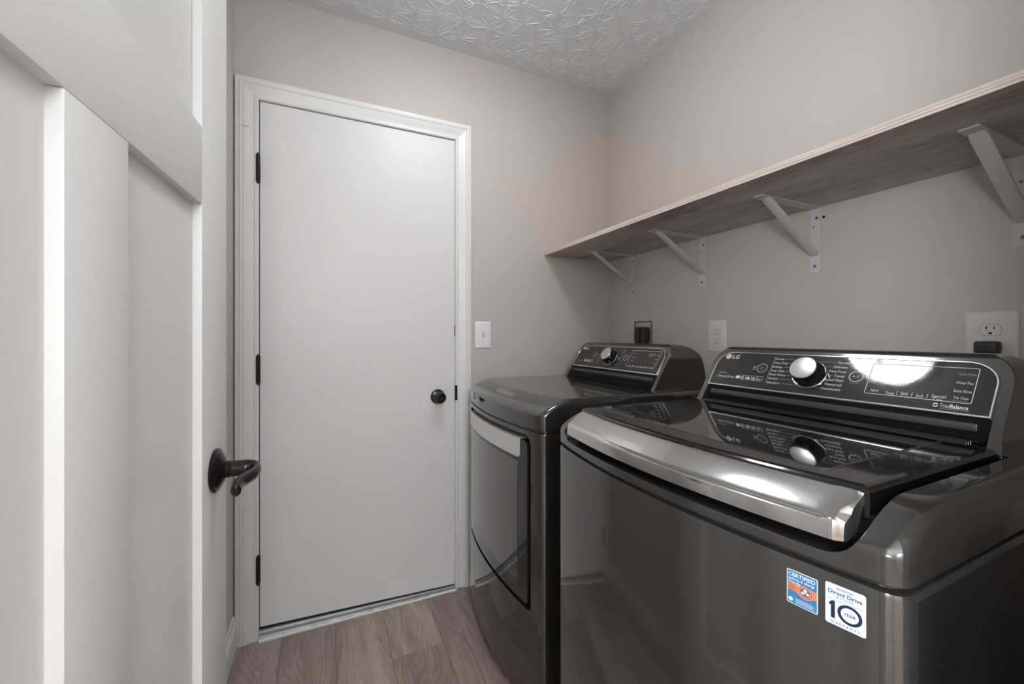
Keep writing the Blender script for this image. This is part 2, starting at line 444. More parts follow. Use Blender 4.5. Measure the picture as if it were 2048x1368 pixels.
BASE = [(0, 0), (0, 0.012), (0.082, 0.012), (0.086, 0.0095), (0.094, 0.0095), (0.098, 0.0065), (0.110, 0.0055), (0.120, 0.003), (0.120, 0)]
def baseboard(name, o, al, td, L):
    bm = bmesh.new(); o, al, td = Vector(o), Vector(al), Vector(td)
    add_loft(bm, [[o + Vector((0, 0, w)) + td * t + al * s for w, t in BASE] for s in (0, L)])
    from_bm(name, bm, M_white, None, 25, kind=K)
baseboard('baseboard_left', (LX, D - 0.018, 0), (0, -1, 0), (1, 0, 0), D - 0.018 - FY)
baseboard('baseboard_back', (0.6075, D, 0), (1, 0, 0), (0, -1, 0), RX - 0.6075)
baseboard('baseboard_right', (RX, D - 0.012, 0), (0, -1, 0), (-1, 0, 0), D - 0.012 - FY)
baseboard('baseboard_front', (0.65, FY, 0), (1, 0, 0), (0, 1, 0), RX - 0.65 - 0.012)
# doorway casing round the opening the camera stands in
t3 = empty('trim_3', (0, FY, 0), kind=K, label='white casing around the doorway on the washer side')
molding('casing_leg', CAS, ((EX1, 0, 0), (0, 0, 1), (1, 0, 0), (0, 1, 0), EZ), M_white, t3, 0, 1)
molding('casing_head', CAS, ((EX0, 0, EZ), (1, 0, 0), (0, 0, 1), (0, 1, 0), EX1 - EX0), M_white, t3, 0, 1)
box('jamb', EX1 - 0.012, EX1, -0.14, 0.0, 0, EZ, M_white, t3); box('jamb_head', EX0, EX1 - 0.012, -0.14, 0.0, EZ - 0.012, EZ, M_white, t3)

# ---- back door: flat slab
d1 = empty('door_1', (0, D, 0), kind=K, label='flat white door with bronze knob and three hinges')
bm = bmesh.new()
vs = [bm.verts.new(p) for y in (0.001, 0.036) for p in ((-0.2298, y, 0.044), (0.5295, y, 0.0165), (0.5295, y, 2.0327), (-0.2298, y, 2.0327))]
for f in ((0, 1, 2, 3), (7, 6, 5, 4), (0, 4, 5, 1), (1, 5, 6, 2), (2, 6, 7, 3), (3, 7, 4, 0)): bm.faces.new([vs[i] for i in f])
bmesh.ops.bevel(bm, geom=list(bm.edges), offset=0.001, segments=1, affect='EDGES')
from_bm('slab', bm, M_door, d1, None)
sc = Flat()
for (x, y, l, a) in ((0.06, 0.92, 0.02, 70), (0.10, 0.90, 0.015, -50), (0.19, 0.91, 0.012, -40), (0.27, 0.80, 0.045, 8), (0.22, 0.86, 0.012, 60), (0.40, 0.55, 0.03, 40), (0.15, 0.98, 0.02, -35), (0.33, 0.50, 0.018, 30)):
    sc.line((x, y), (x + l * math.cos(R_(a)), y + l * math.sin(R_(a))), 0.0007)
sc.build('scuff_marks', mat('scuff', (0.30, 0.30, 0.29), 0.6), d1, lambda x, y: (x, 0.0007, y), kind='stuff')
for zc in (1.7752, 1.0185, 0.2655):
    hg = box('hinge', -0.243, -0.2275, -0.010, 0.004, zc - 0.051, zc + 0.051, M_bronze, d1, 0.002)
    Mh = Matrix.Translation((-0.2350, -0.010, zc))
    lathe('hinge_barrel', [(0.001, -0.058), (0.004, -0.056), (0.004, -0.052), (0.0058, -0.051), (0.0058, 0.051), (0.004, 0.052), (0.004, 0.056), (0.001, 0.058)], Mh, M_bronze, hg, 14)
Mk = Matrix.Translation((0.4515, 0.001, 0.874)) @ Matrix.Rotation(R_(90), 4, 'X')
kb = lathe('door_knob', [(0.001, 0), (0.032, 0), (0.0325, 0.003), (0.030, 0.007), (0.022, 0.010), (0.013, 0.012), (0.0115, 0.022), (0.014, 0.028), (0.0235, 0.034),
                    (0.0265, 0.042), (0.0255, 0.050), (0.022, 0.0545), (0.0150, 0.0555), (0.0135, 0.0535), (0.0105, 0.0535), (0.0095, 0.056), (0.001, 0.0562)], Mk, M_bronze, d1, 40)
Ms = Matrix.Translation((0.5330, -0.0005, 0.887)) @ Matrix.Rotation(R_(90), 4, 'X')
bm = bmesh.new(); o2 = rrect(-0.0035, 0.006, -0.034, 0.034, (0.001, 0.0055, 0.0055, 0.001))
add_loft(bm, [[Ms @ Vector((x, y, z)) for x, y in o2] for z in (0.001, 0.0105)]); from_bm('strike_plate', bm, M_bronze, d1)
box('latch_plate', 0.5285, 0.5322, -0.001, 0.004, 1.142, 1.194, M_bronze, d1)
# sill
sl = empty('trim_4', (0, D, 0), kind=K, label='worn metal sill with a white painted edge under the flat white door')
bm = bmesh.new(); pr = [(-0.022, 0), (-0.022, 0.010), (-0.016, 0.017), (-0.004, 0.020), (0.0, 0.027), (0.02, 0.029), (0.12, 0.029), (0.12, 0)]
add_loft(bm, [[Vector((x, y, z * k)) for y, z in pr] for x, k in ((DX0 + 0.003, 1.15), (DX1 - 0.003, 0.36))]); from_bm('sill', bm, M_steelgrey, sl)
bm = bmesh.new(); rings = []
for i in range(60):
    q = i / 59; x = -0.231 + 0.763 * q; j = random.uniform(-0.0018, 0.0018); k = 1.0 - 0.55 * q
    rings.append([(x, -0.0255, 0.0003), (x, -0.0258, (0.008 + j) * k), (x, -0.0225, (0.0115 + j) * k), (x, -0.0185 + j, (0.0115 + j) * k), (x, -0.0185, 0.0003)])
add_loft(bm, rings); from_bm('painted_nosing', bm, M_white, sl, 30)
box('sweep_gasket', DX0 + 0.004, DX1 - 0.004, 0.008, 0.034, 0.002, 0.050, M_gap, sl)

# ---- open panelled door at left
A = R_(3.6)
d2 = empty('door_2', (-0.1689 - math.sin(A) * 0.794, 0.9059 - math.cos(A) * 0.794, 0), kind=K, label='open white panel door with bronze lever at the left')
d2.rotation_euler = (0, 0, R_(90) - A)       # local +x runs hinge -> free edge; local -y faces the room
DWID = 0.794
def dbox(name, a0, a1, z0, z1, y0=0.0, y1=0.035, bev=0.0012):
    g = 0.0002
    return box(name, DWID - a1 + g, DWID - a0 - g, y0, y1, z0 + g, z1 - g, M_door2, d2, bev, 2)
dbox('stile', 0, 0.127, 0.012, 2.035); dbox('stile', 0.667, 0.794, 0.012, 2.035)
dbox('rail', 0.127, 0.667, 1.3525, 1.4727); dbox('rail', 0.127, 0.667, 1.915, 2.035); dbox('rail', 0.127, 0.667, 0.012, 0.25)
dbox('mullion', 0.346, 0.448, 0.25, 1.3525)
dbox('panel', 0.122, 0.351, 0.245, 1.3575, 0.0125, 0.0225, 0); dbox('panel', 0.443, 0.672, 0.245, 1.3575, 0.0125, 0.0225, 0); dbox('panel', 0.122, 0.672, 1.4677, 1.92, 0.0125, 0.0225, 0)
lv = empty('door_lever'); lv.parent = d2; lv.location = (DWID - 0.065, 0, 0.918)
Mr = Matrix.Rotation(R_(90), 4, 'X')
lathe('rose', [(0.001, 0), (0.0365, 0), (0.0372, 0.003), (0.0345, 0.0062), (0.0325, 0.0066), (0.030, 0.0085), (0.021, 0.0135), (0.0135, 0.0165), (0.0145, 0.019), (0.0145, 0.022),
               (0.0128, 0.0235), (0.0138, 0.026), (0.0132, 0.030), (0.0130, 0.046), (0.001, 0.046)], Mr, M_bronze, lv, 48)
pts = spline([(0, -0.030, 0), (0, -0.046, 0), (-0.003, -0.0575, 0.0), (-0.016, -0.0645, -0.001), (-0.036, -0.0640, -0.0015), (-0.058, -0.0590, -0.0012), (-0.078, -0.0540, -0.001), (-0.094, -0.0530, -0.004), (-0.103, -0.0545, -0.0085)], 5)
n = len(pts); rad = []
for i in range(n):
    t = i / (n - 1); k = min(1, max(0, (t - 0.12) / 0.25))
    ra = 0.0135 - 0.0030 * k; rb = 0.0135 - 0.0065 * k          # ra = in the vertical, rb = in the horizontal
    if t > 0.75: ra += 0.0015 * (t - 0.75) * 4
    if i == n - 1: ra, rb = ra * 0.3, rb * 0.3
    elif i == n - 2: ra, rb = ra * 0.8, rb * 0.8
    rad.append((rb, ra))
loft('lever', tube_rings(pts, rad, 16), M_bronze, lv, 60)
Ml = Matrix.Translation((DWID, 0.0175, 0.918)) @ Matrix.Rotation(R_(90), 4, 'Y')
bm = bmesh.new(); add_loft(bm, [[Ml @ Vector((x, y, z)) for x, y in rrect(-0.028, 0.028, -0.0125, 0.0125, 0.004)] for z in (-0.001, 0.0015)]); from_bm('latch_plate', bm, M_bronze, d2)
for zc in (1.80, 1.02, 0.25): box('hinge', -0.004, 0.002, -0.006, 0.020, zc - 0.05, zc + 0.05, M_bronze, d2)

# ================================================================== CEILING LAMP, ADDED FILL GLOBES
def ceiling_lamp(loc, mt, label, rad=0.155):
    r = empty('ceiling_lamp', loc); tag(r, label, 'lamp')
    I = Matrix.Identity(4)
    lathe('lamp_base', [(0.001, 0), (rad * 1.06, 0), (rad * 1.08, -0.012), (rad * 1.05, -0.03), (rad * 0.98, -0.034), (0.001, -0.034)], I, M_bronze, r, 48)
    pr = [(rad, -0.032)] + [(rad * math.cos(R_(a)), -0.034 - 0.075 * math.sin(R_(a))) for a in range(10, 90, 10)] + [(0.001, -0.109)]
    lathe('glass_dome', pr, I, mt, r, 48)
    lathe('finial', [(0.001, -0.106), (0.008, -0.108), (0.009, -0.116), (0.004, -0.123), (0.001, -0.124)], I, M_bronze, r, 20)
ceiling_lamp((0.44, 1.04, H), M_lamp, 'round flush dome ceiling lamp above the laundry floor', 0.165)
def pendant(x, y, zc, rad, mt, label):  # unseen fill light added in the hall, shaped as a hanging globe
    I = Matrix.Identity(4); pl = empty('fill_globe', (x, y, H)); tag(pl, label, 'lamp'); d = zc - H
    lathe('canopy', [(0.001, 0), (0.06, 0), (0.06, -0.015), (0.02, -0.03), (0.001, -0.03)], I, M_bronze, pl, 32)
    lathe('stem', [(0.001, -0.03), (0.006, -0.03), (0.006, d + rad + 0.03), (0.03, d + rad + 0.02), (0.03, d + rad - 0.006), (0.001, d + rad - 0.006)], I, M_bronze, pl, 20)
    lathe('glass_globe', [(0.001, d - rad)] + [(rad * math.sin(R_(a)), d - rad * math.cos(R_(a))) for a in range(8, 180, 8)] + [(0.001, d + rad)], I, mt, pl, 40)
pendant(0.02, -1.30, 1.74, 0.25, M_fill_hall, 'unseen fill light added in the hall straight behind the doorway, shaped as a white globe')
pendant(-0.95, -0.58, 1.45, 0.25, M_fill_side, 'lower unseen fill light added at the hall side wall, shaped as a white globe')

# ================================================================== SHELF AND BRACKETS
SZ, ST, SX = 1.5465, 0.018, 0.993
sh = empty('wall_shelf', (0, 0, SZ)); tag(sh, 'long weathered wood laminate shelf with pale front edge above the machines', 'shelf')
box('shelf_board', SX + 0.0015, RX - 0.0005, FY + 0.002, D - 0.001, 0, ST, M_shelf, sh)
bm = bmesh.new(); 
for k in range(3):
    z0_ = k * ST / 3
    add_box(bm, SX - 0.0004 * (k % 2), SX + 0.0015, FY + 0.002, D - 0.001, z0_ + 0.0003, z0_ + ST / 3 - 0.0003)
from_bm('edge_band', bm, M_edge, sh)

def make_bracket():
    r = empty('shelf_bracket'); w = 0.0155; t = 0.003
    o = rrect(-w, w, -0.202, 0, (0.008, 0.008, 0.001, 0.001))
    bm = bmesh.new(); add_loft(bm, [[(x, a, b) for a, b in o] for x in (-t, 0)]); from_bm('wall_leg', bm, M_bracket, r)
    o = rrect(-0.277, 0, -w, w, (0.004, 0.001, 0.001, 0.004))
    bm = bmesh.new(); add_loft(bm, [[(x, y, z) for x, y in o] for z in (-t, 0)]); from_bm('shelf_arm', bm, M_bracket, r)
    # diagonal strut pressed into a shallow channel
    p0 = Vector((-0.243, 0, -0.002)); p1 = Vector((-0.002, 0, -0.150)); d = (p1 - p0).normalized(); nrm = Vector((d.z, 0, -d.x))
    if nrm.x > 0: nrm = -nrm
    rings = []
    for s in (0.0, 0.06, 0.94, 1.0):
        c = p0 + (p1 - p0) * s; k = 1.0 if 0 < s < 1 else 0.82
        prof = [(-0.0138, -0.004), (-0.0135, 0.0), (-0.010, 0.0016), (0.0, 0.0024), (0.010, 0.0016), (0.0135, 0.0), (0.0138, -0.004), (0.012, -0.004), (0.010, -0.0008), (0, 0.0), (-0.010, -0.0008), (-0.012, -0.004)]
        rings.append([c + Vector((0, 1, 0)) * (a * k) + nrm * b for a, b in prof])
    loft('strut', rings, M_bracket, r, 50)
    for (y, z, s) in ((-0.005, -0.033, 1), (0.004, -0.060, 0.6), (0.001, -0.183, 1)):
        Mx = Matrix.Translation((-t, y, z)) @ Matrix.Rotation(R_(-90), 4, 'Y')
        lathe('screw', [(0.0008, 0.0004), (0.0045 * s, 0.0004), (0.0042 * s, 0.0014), (0.0028 * s, 0.0022), (0.0016 * s, 0.0024), (0.0012 * s, 0.0012), (0.0003, 0.0011)], Mx, M_screw, r, 16)
    return r
bp = make_bracket()
for i, (y, lab) in enumerate(((1.608, 'white steel shelf bracket farthest away, next to the back corner'), (1.192, 'white steel shelf bracket above the white wall outlet, second from the back corner'),
                              (0.770, 'white steel shelf bracket beside the small dark hole in the wall'), (0.350, 'largest white steel shelf bracket, nearest, cut by the picture edge'))):
    o = bp if i == 0 else copy_tree(bp)
    o.location = (RX - 0.0003, y, SZ - 0.0003); tag(o, lab, 'bracket', 'white brackets under the shelf')
Mx = Matrix.Translation((RX, 0.7478, 1.5125)) @ Matrix.Rotation(R_(-90), 4, 'Y')
tag(lathe('wall_anchor', [(0.0005, 0.0002), (0.0045, 0.0002), (0.004, 0.0012), (0.0005, 0.0006)], Mx, M_slot, None, 16), 'small dark leftover screw anchor in the wall beside a bracket', 'anchor')

# ================================================================== SWITCH, OUTLETS
def plate_mesh(w, h, t=0.0055, r=0.003):
    bm = bmesh.new(); rings = []
    for ins, z in ((0, 0), (0, 0.0025), (0.0022, 0.0045), (0.006, t)):
        rings.append([(x, y, z) for x, y in rrect(-w / 2 + ins, w / 2 - ins, -h / 2 + ins, h / 2 - ins, r)])
    add_loft(bm, rings); return bm
def on_wall(o, loc, wall):
    # local x = right as seen, y = up, z = out of wall
    o.matrix_world = Matrix.Translation(loc) @ (Matrix(((1, 0, 0, 0), (0, 0, -1, 0), (0, 1, 0, 0), (0, 0, 0, 1))) if wall == 'back' else Matrix(((0, 0, -1, 0), (-1, 0, 0, 0), (0, 1, 0, 0), (0, 0, 0, 1))))
sw = empty('light_switch'); on_wall(sw, (0.667, D, 1.149), 'back'); tag(sw, 'white toggle light switch on the back wall beside the door casing', 'switch')
from_bm('wall_plate', plate_mesh(0.077, 0.1235), M_switch, sw, 30)
box('toggle_slot', -0.0055, 0.0055, -0.012, 0.012, 0.0052, 0.0060, M_line, sw)
bm = bmesh.new(); add_box(bm, -0.0042, 0.0042, -0.0105, 0.0105, 0.0055, 0.0075); from_bm('toggle_well', bm, M_switch, sw)
bm = bmesh.new(); add_loft(bm, [[(-0.004, -0.002, 0.006), (0.004, -0.002, 0.006), (0.004, 0.007, 0.006), (-0.004, 0.007, 0.006)], [(-0.0032, 0.006, 0.019), (0.0032, 0.006, 0.019), (0.0032, 0.0105, 0.017), (-0.0032, 0.0105, 0.017)]]); from_bm('toggle', bm, M_switch, sw)
for s in (-1, 1): lathe('screw', [(0.0004, 0.0054), (0.003, 0.0054), (0.0025, 0.0064), (0.0004, 0.0066)], Matrix.Translation((0, s * 0.030, 0)), M_switch, sw, 14)

def face_outline(w=0.0172, h=0.0145, n=8):
    r = 0.0172; out = []
    for i in range(64):
        a = 2 * math.pi * i / 64; x, y = r * math.cos(a), r * math.sin(a)
        out.append((x, max(-h + 0.0015, min(h - 0.0015, y))))
    return out
def outlet(loc, w, h, label, wide=1.0):
    r = empty('wall_outlet'); on_wall(r, loc, 'right'); tag(r, label, 'outlet')
    from_bm('wall_plate', plate_mesh(w, h), M_plate, r, 30)
    for s in (1, -1):
        cy = s * 0.0195
        o = face_outline()
        bm = bmesh.new(); add_loft(bm, [[(x * wide * 1.05, cy + y * 1.05, z) for x, y in o] for z in (0.0052, 0.0057)]); from_bm('socket_gap', bm, M_line, r)
        bm = bmesh.new(); add_loft(bm, [[(x * wide, cy + y, z) for x, y in o] for z in (0.0053, 0.0062)]); fc = from_bm('socket_face', bm, M_plate, r)
        box('slot', -0.0072, -0.0052, cy + 0.0010, cy + 0.0085, 0.0058, 0.0065, M_slot, fc)
        box('slot', 0.0052, 0.0070, cy + 0.0015, cy + 0.0075, 0.0058, 0.0065, M_slot, fc)
        bm = bmesh.new(); add_loft(bm, [[(x, y, z) for x, y in rrect(-0.0028, 0.0028, cy - 0.0095, cy - 0.0045, (0.0005, 0.0005, 0.0027, 0.0027))] for z in (0.0058, 0.0065)]); from_bm('slot', bm, M_slot, fc)
    lathe('screw', [(0.0004, 0.0054), (0.0032, 0.0054), (0.0028, 0.0063), (0.0004, 0.0066)], Matrix.Identity(4), M_plate, r, 14)
    return r
outlet((RX, 1.123, 1.144), 0.0803, 0.1243, 'white duplex wall outlet between the two appliance consoles')
outlet((RX, 0.3993, 1.1405), 0.084, 0.1240, 'white duplex wall outlet with a dark adapter plugged in, above the washer')
ad = empty('plug_adapter'); on_wall(ad, (RX, 0.3990, 1.1205), 'right'); tag(ad, 'small charcoal plug adapter in the lower socket behind the washer console', 'plug')
box('body', -0.0185, 0.0185, -0.0135, 0.0135, 0.0075, 0.036, M_adapter, ad, 0.004, 3)
box('prong_collar', -0.012, 0.012, -0.009, 0.009, 0.0063, 0.0080, M_plate, ad)
do = empty('dryer_outlet'); on_wall(do, (RX, 1.535, 1.158), 'right'); tag(do, 'square metal range outlet with a dark rim behind the dryer console', 'outlet')
bm = bmesh.new(); a = rrect(-0.060, 0.060, -0.0585, 0.0585, 0.002); b = rrect(-0.0545, 0.0545, -0.0535, 0.0535, 0.002)
add_loft(bm, [[(x, y, 0.0) for x, y in a], [(x, y, 0.003) for x, y in a], [(x, y, 0.003) for x, y in b], [(x, y, 0.0008) for x, y in b]], True, True); from_bm('box_rim', bm, M_line, do)
box('outlet_plate', -0.0505, 0.0505, -0.0495, 0.0495, 0.0008, 0.0030, M_boxmetal, do, 0.001)
pg = empty('dryer_plug'); on_wall(pg, (RX, 1.520, 1.153), 'right'); tag(pg, 'black two-lobed dryer plug pushed into the metal outlet', 'plug')
for s, zz in ((-1, 0.034), (1, 0.030)):
    rings = []
    for t, (w, off) in ((0.034, (0.007, 0)), (0.029, (0.012, 0)), (0.014, (0.0165, 0)), (-0.006, (0.018, 0)), (-0.028, (0.0155, 0)), (-0.046, (0.011, 0))):
        rings.append([(s * 0.0185 + x * w / 0.022, t, 0.0035 + zz * (z)) for x, z in rrect(-0.022, 0.022, 0, 1, (0.004, 0.004, 0.012, 0.012), 4)])
    rings = [[(x, y, 0.0035 + min(max((z - 0.0035), 0), zz)) for x, y, z in r_] for r_ in rings]
    loft('plug_lobe', rings, M_plug, pg, 50)
loft('plug_bridge', [[(x, y, z) for x, y in rrect(-0.016, 0.016, -0.040, 0.012, 0.006)] for z in (0.0035, 0.016)], M_plug, pg, 40)
loft('power_cord', tube_rings(spline([(0, -0.030, 0.020), (0, -0.075, 0.022), (0.01, -0.17, 0.03), (0.02, -0.32, 0.04), (0.03, -0.6, 0.05)], 5), 0.009, 10, Vector((0, 0, 1))), M_plug, pg, 60)

# ================================================================== MACHINES
HW, BOW = 0.3435, 0.040
def bow_at(v): return -BOW * (1 - min(1.0, (v / HW)) ** 2) if abs(v) < HW else 0.0
def outline(depth, df=0.0, ds=0.0, dbk=0.0, r=0.022, n=28):
    """footprint of the machine (u, v): bowed front, rounded corners; df / ds / dbk = insets"""
    w = HW - ds; out = []
    for i in range(n + 1):
        v = -(w - r) + 2 * (w - r) * i / n
        out.append((bow_at(v * HW / w) + df, v))
    p = Vector(out[-1]); c = Vector((bow_at((w - r) * HW / w) * 0.15 + df, w)); q = Vector((df + r, w))
    for i in range(1, 7):
        t = i / 6; a = p * (1 - t) ** 2 + c * 2 * t * (1 - t) + q * t * t; out.append((a.x, a.y))
    ub = depth - dbk
    out += [(ub - 0.008, w), (ub - 0.002, w - 0.002), (ub, w - 0.008), (ub, -(w - 0.008)), (ub - 0.002, -(w - 0.002)), (ub - 0.008, -w)]
    c2 = Vector((c.x, -c.y)); p2 = Vector((p.x, -p.y)); q2 = Vector((q.x, -q.y))
    for i in range(0, 6):
        t = i / 6; a = q2 * (1 - t) ** 2 + c2 * 2 * t * (1 - t) + p2 * t * t; out.append((a.x, a.y))
    return out
def ring(depth, z, **k): return [(u, v, z) for u, v in outline(depth, **k)]
def prism_u(pts, u0, u1):
    bm = bmesh.new(); add_loft(bm, [[(u, v, z) for v, z in pts] for u in (u0, u1)]); return bm
def loft_bm(rings): 
    bm = bmesh.new(); add_loft(bm, rings); return bm
def bowed(z0, z1, off, back, n=40):
    """solid whose front face follows the bow, pushed out by off, flat at u = back"""
    pts = [(bow_at(-HW + 2 * HW * i / n) - off, -HW + 2 * HW * i / n) for i in range(n + 1)] + [(back, HW), (back, -HW)]
    return loft_bm([[(u, v, z) for u, v in pts] for z in (z0, z1)])

DEP = 0.715
SLOPE = 0.652
def cover_rings(z_s, top):
    """z_s = underside of the cover, top = height of its flat top"""
    return [ring(DEP, z_s - 0.012, df=0.009, ds=0.009), ring(DEP, z_s, df=0.009, ds=0.009), ring(DEP, z_s, df=0.0015, ds=0.0015), ring(DEP, z_s + 0.002),
            ring(DEP, top - 0.048), ring(DEP, top - 0.043, df=0.0012), ring(DEP, top - 0.037, df=0.0065, ds=0.0003), ring(DEP, top - 0.029, df=0.017, ds=0.0008),
            ring(DEP, top - 0.019, df=0.034, ds=0.0015, r=0.024), ring(DEP, top - 0.010, df=0.053, ds=0.003, r=0.026), ring(DEP, top - 0.004, df=0.070, ds=0.006, r=0.028),
            ring(DEP, top - 0.001, df=0.083, ds=0.011, r=0.03), ring(DEP, top, df=0.096, ds=0.02, r=0.03)]

def console(root, du, washer):
    """control housing shared by both machines; du shifts it along the depth axis"""
    up, zp = 0.467 + du, 1.012
    prof = [(-0.034, 0.945), (-0.0315, 0.956), (0.003, 1.012), (0.0625, 1.1035), (0.067, 1.1100), (0.074, 1.1140), (0.09, 1.1150), (0.110, 1.1135),
            (0.137, 1.108), (0.165, 1.095), (0.188, 1.076), (0.202, 1.048), (0.212, 1.01), (0.220, 0.950)]
    bm = bmesh.new(); n = 2
    add_loft(bm, [[(up + u, v, z) for u, z in prof] for v in (-0.32, 0.32)])
    w = 0.2925
    outl = [(-w - 0.004, 0.950), (w + 0.004, 0.950), (w + 0.001, 0.975), (w, 1.0)] + [(w - 0.050 + 0.050 * math.cos(R_(a)), 1.063 + 0.053 * math.sin(R_(a))) for a in range(0, 91, 9)]
    outl += [(-x, z) for x, z in reversed(outl[2:])]
    con = mesh_part('console', boolean(bm, [('INTERSECT', prism_u(outl, up - 0.1, up + 0.3)), ('DIFFERENCE', prism_u(rrect(-0.277, 0.277, 0.90, 1.0065, 0.004), up - 0.2, up + 0.010))], 0.0075, 4, 38), M_graph, root, 50, True)
    # dark recess under the panel with its ledge
    box('console_recess', up + 0.0035, up + 0.012, -0.2765, 0.2765, 0.945, 1.0068, M_matblack, con)
    box('recess_ledge', up - 0.009, up + 0.006, -0.262, 0.262, 0.983, 0.9965, M_ledge, con, 0.002)
    box('recess_ledge', up - 0.014, up + 0.006, -0.266, 0.266, 0.9655, 0.9690, M_matblack, con, 0.001)
    nrm = math.sqrt(1 + SLOPE ** 2); sx, sz = SLOPE / nrm, 1 / nrm
    O = Vector((up + 0.0005, 0, zp - 0.002)); X = Vector((0, -1, 0)); Y = Vector((sx, 0, sz)); Z = Vector((-sz, 0, sx))
    P = lambda x, y, z=0.0: O + X * x + Y * y + Z * z
    MP = Matrix((( X.x, Y.x, Z.x, O.x), (X.y, Y.y, Z.y, O.y), (X.z, Y.z, Z.z, O.z), (0, 0, 0, 1)))
    rad4 = (0.003, 0.003, 0.044, 0.044)
    fo = rrect(-0.276, 0.276, -0.0035, 0.106, rad4, 10)
    def ins(d): return rrect(-0.276 + d, 0.276 - d, -0.0035 + d * 1.2, 0.106 - d, [max(q - d, 0.0008) for q in rad4], 10)
    bm = bmesh.new(); add_loft(bm, [[P(x, y, z) for x, y in pts] for pts, z in ((ins(0.0), -0.006), (ins(0.0), 0.0022), (ins(0.0008), 0.0030), (ins(0.0026), 0.0030), (ins(0.0032), 0.0018))], True, False)
    from_bm('panel_frame', bm, M_chrome, con, 40)
    bm = bmesh.new(); add_loft(bm, [[P(x, y, z) for x, y in ins(0.0028)] for z in (-0.004, 0.0016)]); from_bm('control_panel', bm, M_panel, con, 30)
    box('chrome_lip', up - 0.0028, up + 0.006, -0.2735, 0.2735, zp - 0.0055, zp - 0.001, M_chrome, con, 0.0012)
    fn = lambda x, y: P(x, y, 0.0020)
    # dial
    dx, dy = -0.0215, 0.0530
    dm = MP @ Matrix.Translation((dx, dy, 0.0016))
    dial = lathe('dial', [(0.001, 0), (0.0345, 0), (0.0345, 0.004), (0.0335, 0.008), (0.0305, 0.027), (0.0285, 0.0300), (0.001, 0.0300)], dm, M_black, con, 56)
    lathe('dial_ring', [(0.0350, 0.0), (0.0372, 0.0), (0.0372, 0.0016), (0.0362, 0.0022), (0.0350, 0.0016)], dm, M_chrome, con, 56)
    lathe('dial_face', [(0.001, 0.0300), (0.0280, 0.0298), (0.0288, 0.0306), (0.0275, 0.0325), (0.020, 0.0338), (0.001, 0.0342)], dm, M_dial, con, 56)
    for bx_, by_, br_, bw_ in ((-0.1379, 0.0603, 0.0132, 0.0011), (0.0710, 0.0565, 0.0132, 0.0015)):
        bt = Flat(); bt.ring(bx_, by_, br_, bw_); bt.build('button_ring', M_print, con, fn)
    fr = Flat(); fr.frame(0.0935, 0.2497, 0.0195, 0.0922, 0.004, 0.0011); fr.build('display_frame', M_print, con, fn)
    ic = Flat(); ic.ring(-0.1379, 0.0603, 0.0052, 0.0008, 125, 415); ic.line((-0.1379, 0.0605), (-0.1379, 0.0665), 0.0008)
    ic.poly([(0.0655, 0.0535), (0.0697, 0.0565), (0.0655, 0.0595)]); ic.rect(0.0720, 0.0537, 0.0733, 0.0593); ic.rect(0.0747, 0.0537, 0.0760, 0.0593)
    ic.build('button_symbols', M_printdim, con, fn, kind='stuff')
    # maker's mark: disc with face lines, then two letters
    lg = Flat(); lx, ly, lr = -0.2460, 0.0905, 0.0085
    lg.disc(lx, ly, lr, 32); lg.text('LG', lx + 0.0125, ly - 0.0062, size=0.0172, width=0.0208, bold=0.022); lg.build('logo', M_print, con, fn, kind='stuff')
    lf = Flat(); lf.ring(lx, ly, lr * 0.80, 0.0007, 60, 350, 24); lf.line((lx, ly + 0.0036), (lx, ly - 0.0030), 0.0009); lf.line((lx - 0.0002, ly - 0.0030), (lx + 0.003, ly - 0.0030), 0.0009)
    lf.line((lx + 0.002, ly + 0.0002), (lx + lr * 0.78, ly + 0.0002), 0.0007); lf.disc(lx - 0.0034, ly + 0.0028, 0.0010, 10)
    lf.build('logo_face', M_panel, con, lambda x, y: P(x, y, 0.0023), kind='stuff')
    t = Flat(); dm_ = Flat()
    icx = -0.2000
    t.disc(icx + 0.006, 0.0275, 0.0066, 24, 0.0050)
    for k in range(4):
        a = icx + 0.0140 + k * 0.0154; t.frame(a, a + 0.0146, 0.0212, 0.0345, 0.0012, 0.0006)
        if k == 0: t.ring(a + 0.0064, 0.0268, 0.0042, 0.0013, 40, 330, 16); t.line((a + 0.004, 0.0262), (a + 0.0098, 0.0290), 0.0012)
        if k == 1: t.disc(a + 0.0064, 0.0268, 0.0042, 16); 
        if k == 2: t.poly([(a + 0.002, 0.0265), (a + 0.0064, 0.0308), (a + 0.0108, 0.0265)]); t.frame(a + 0.0032, a + 0.0096, 0.0222, 0.0266, 0.0004, 0.0008)
        if k == 3: t.rect(a + 0.0022, 0.0258, a + 0.0106, 0.0274); t.rect(a + 0.0022, 0.0234, a + 0.0085, 0.0240)
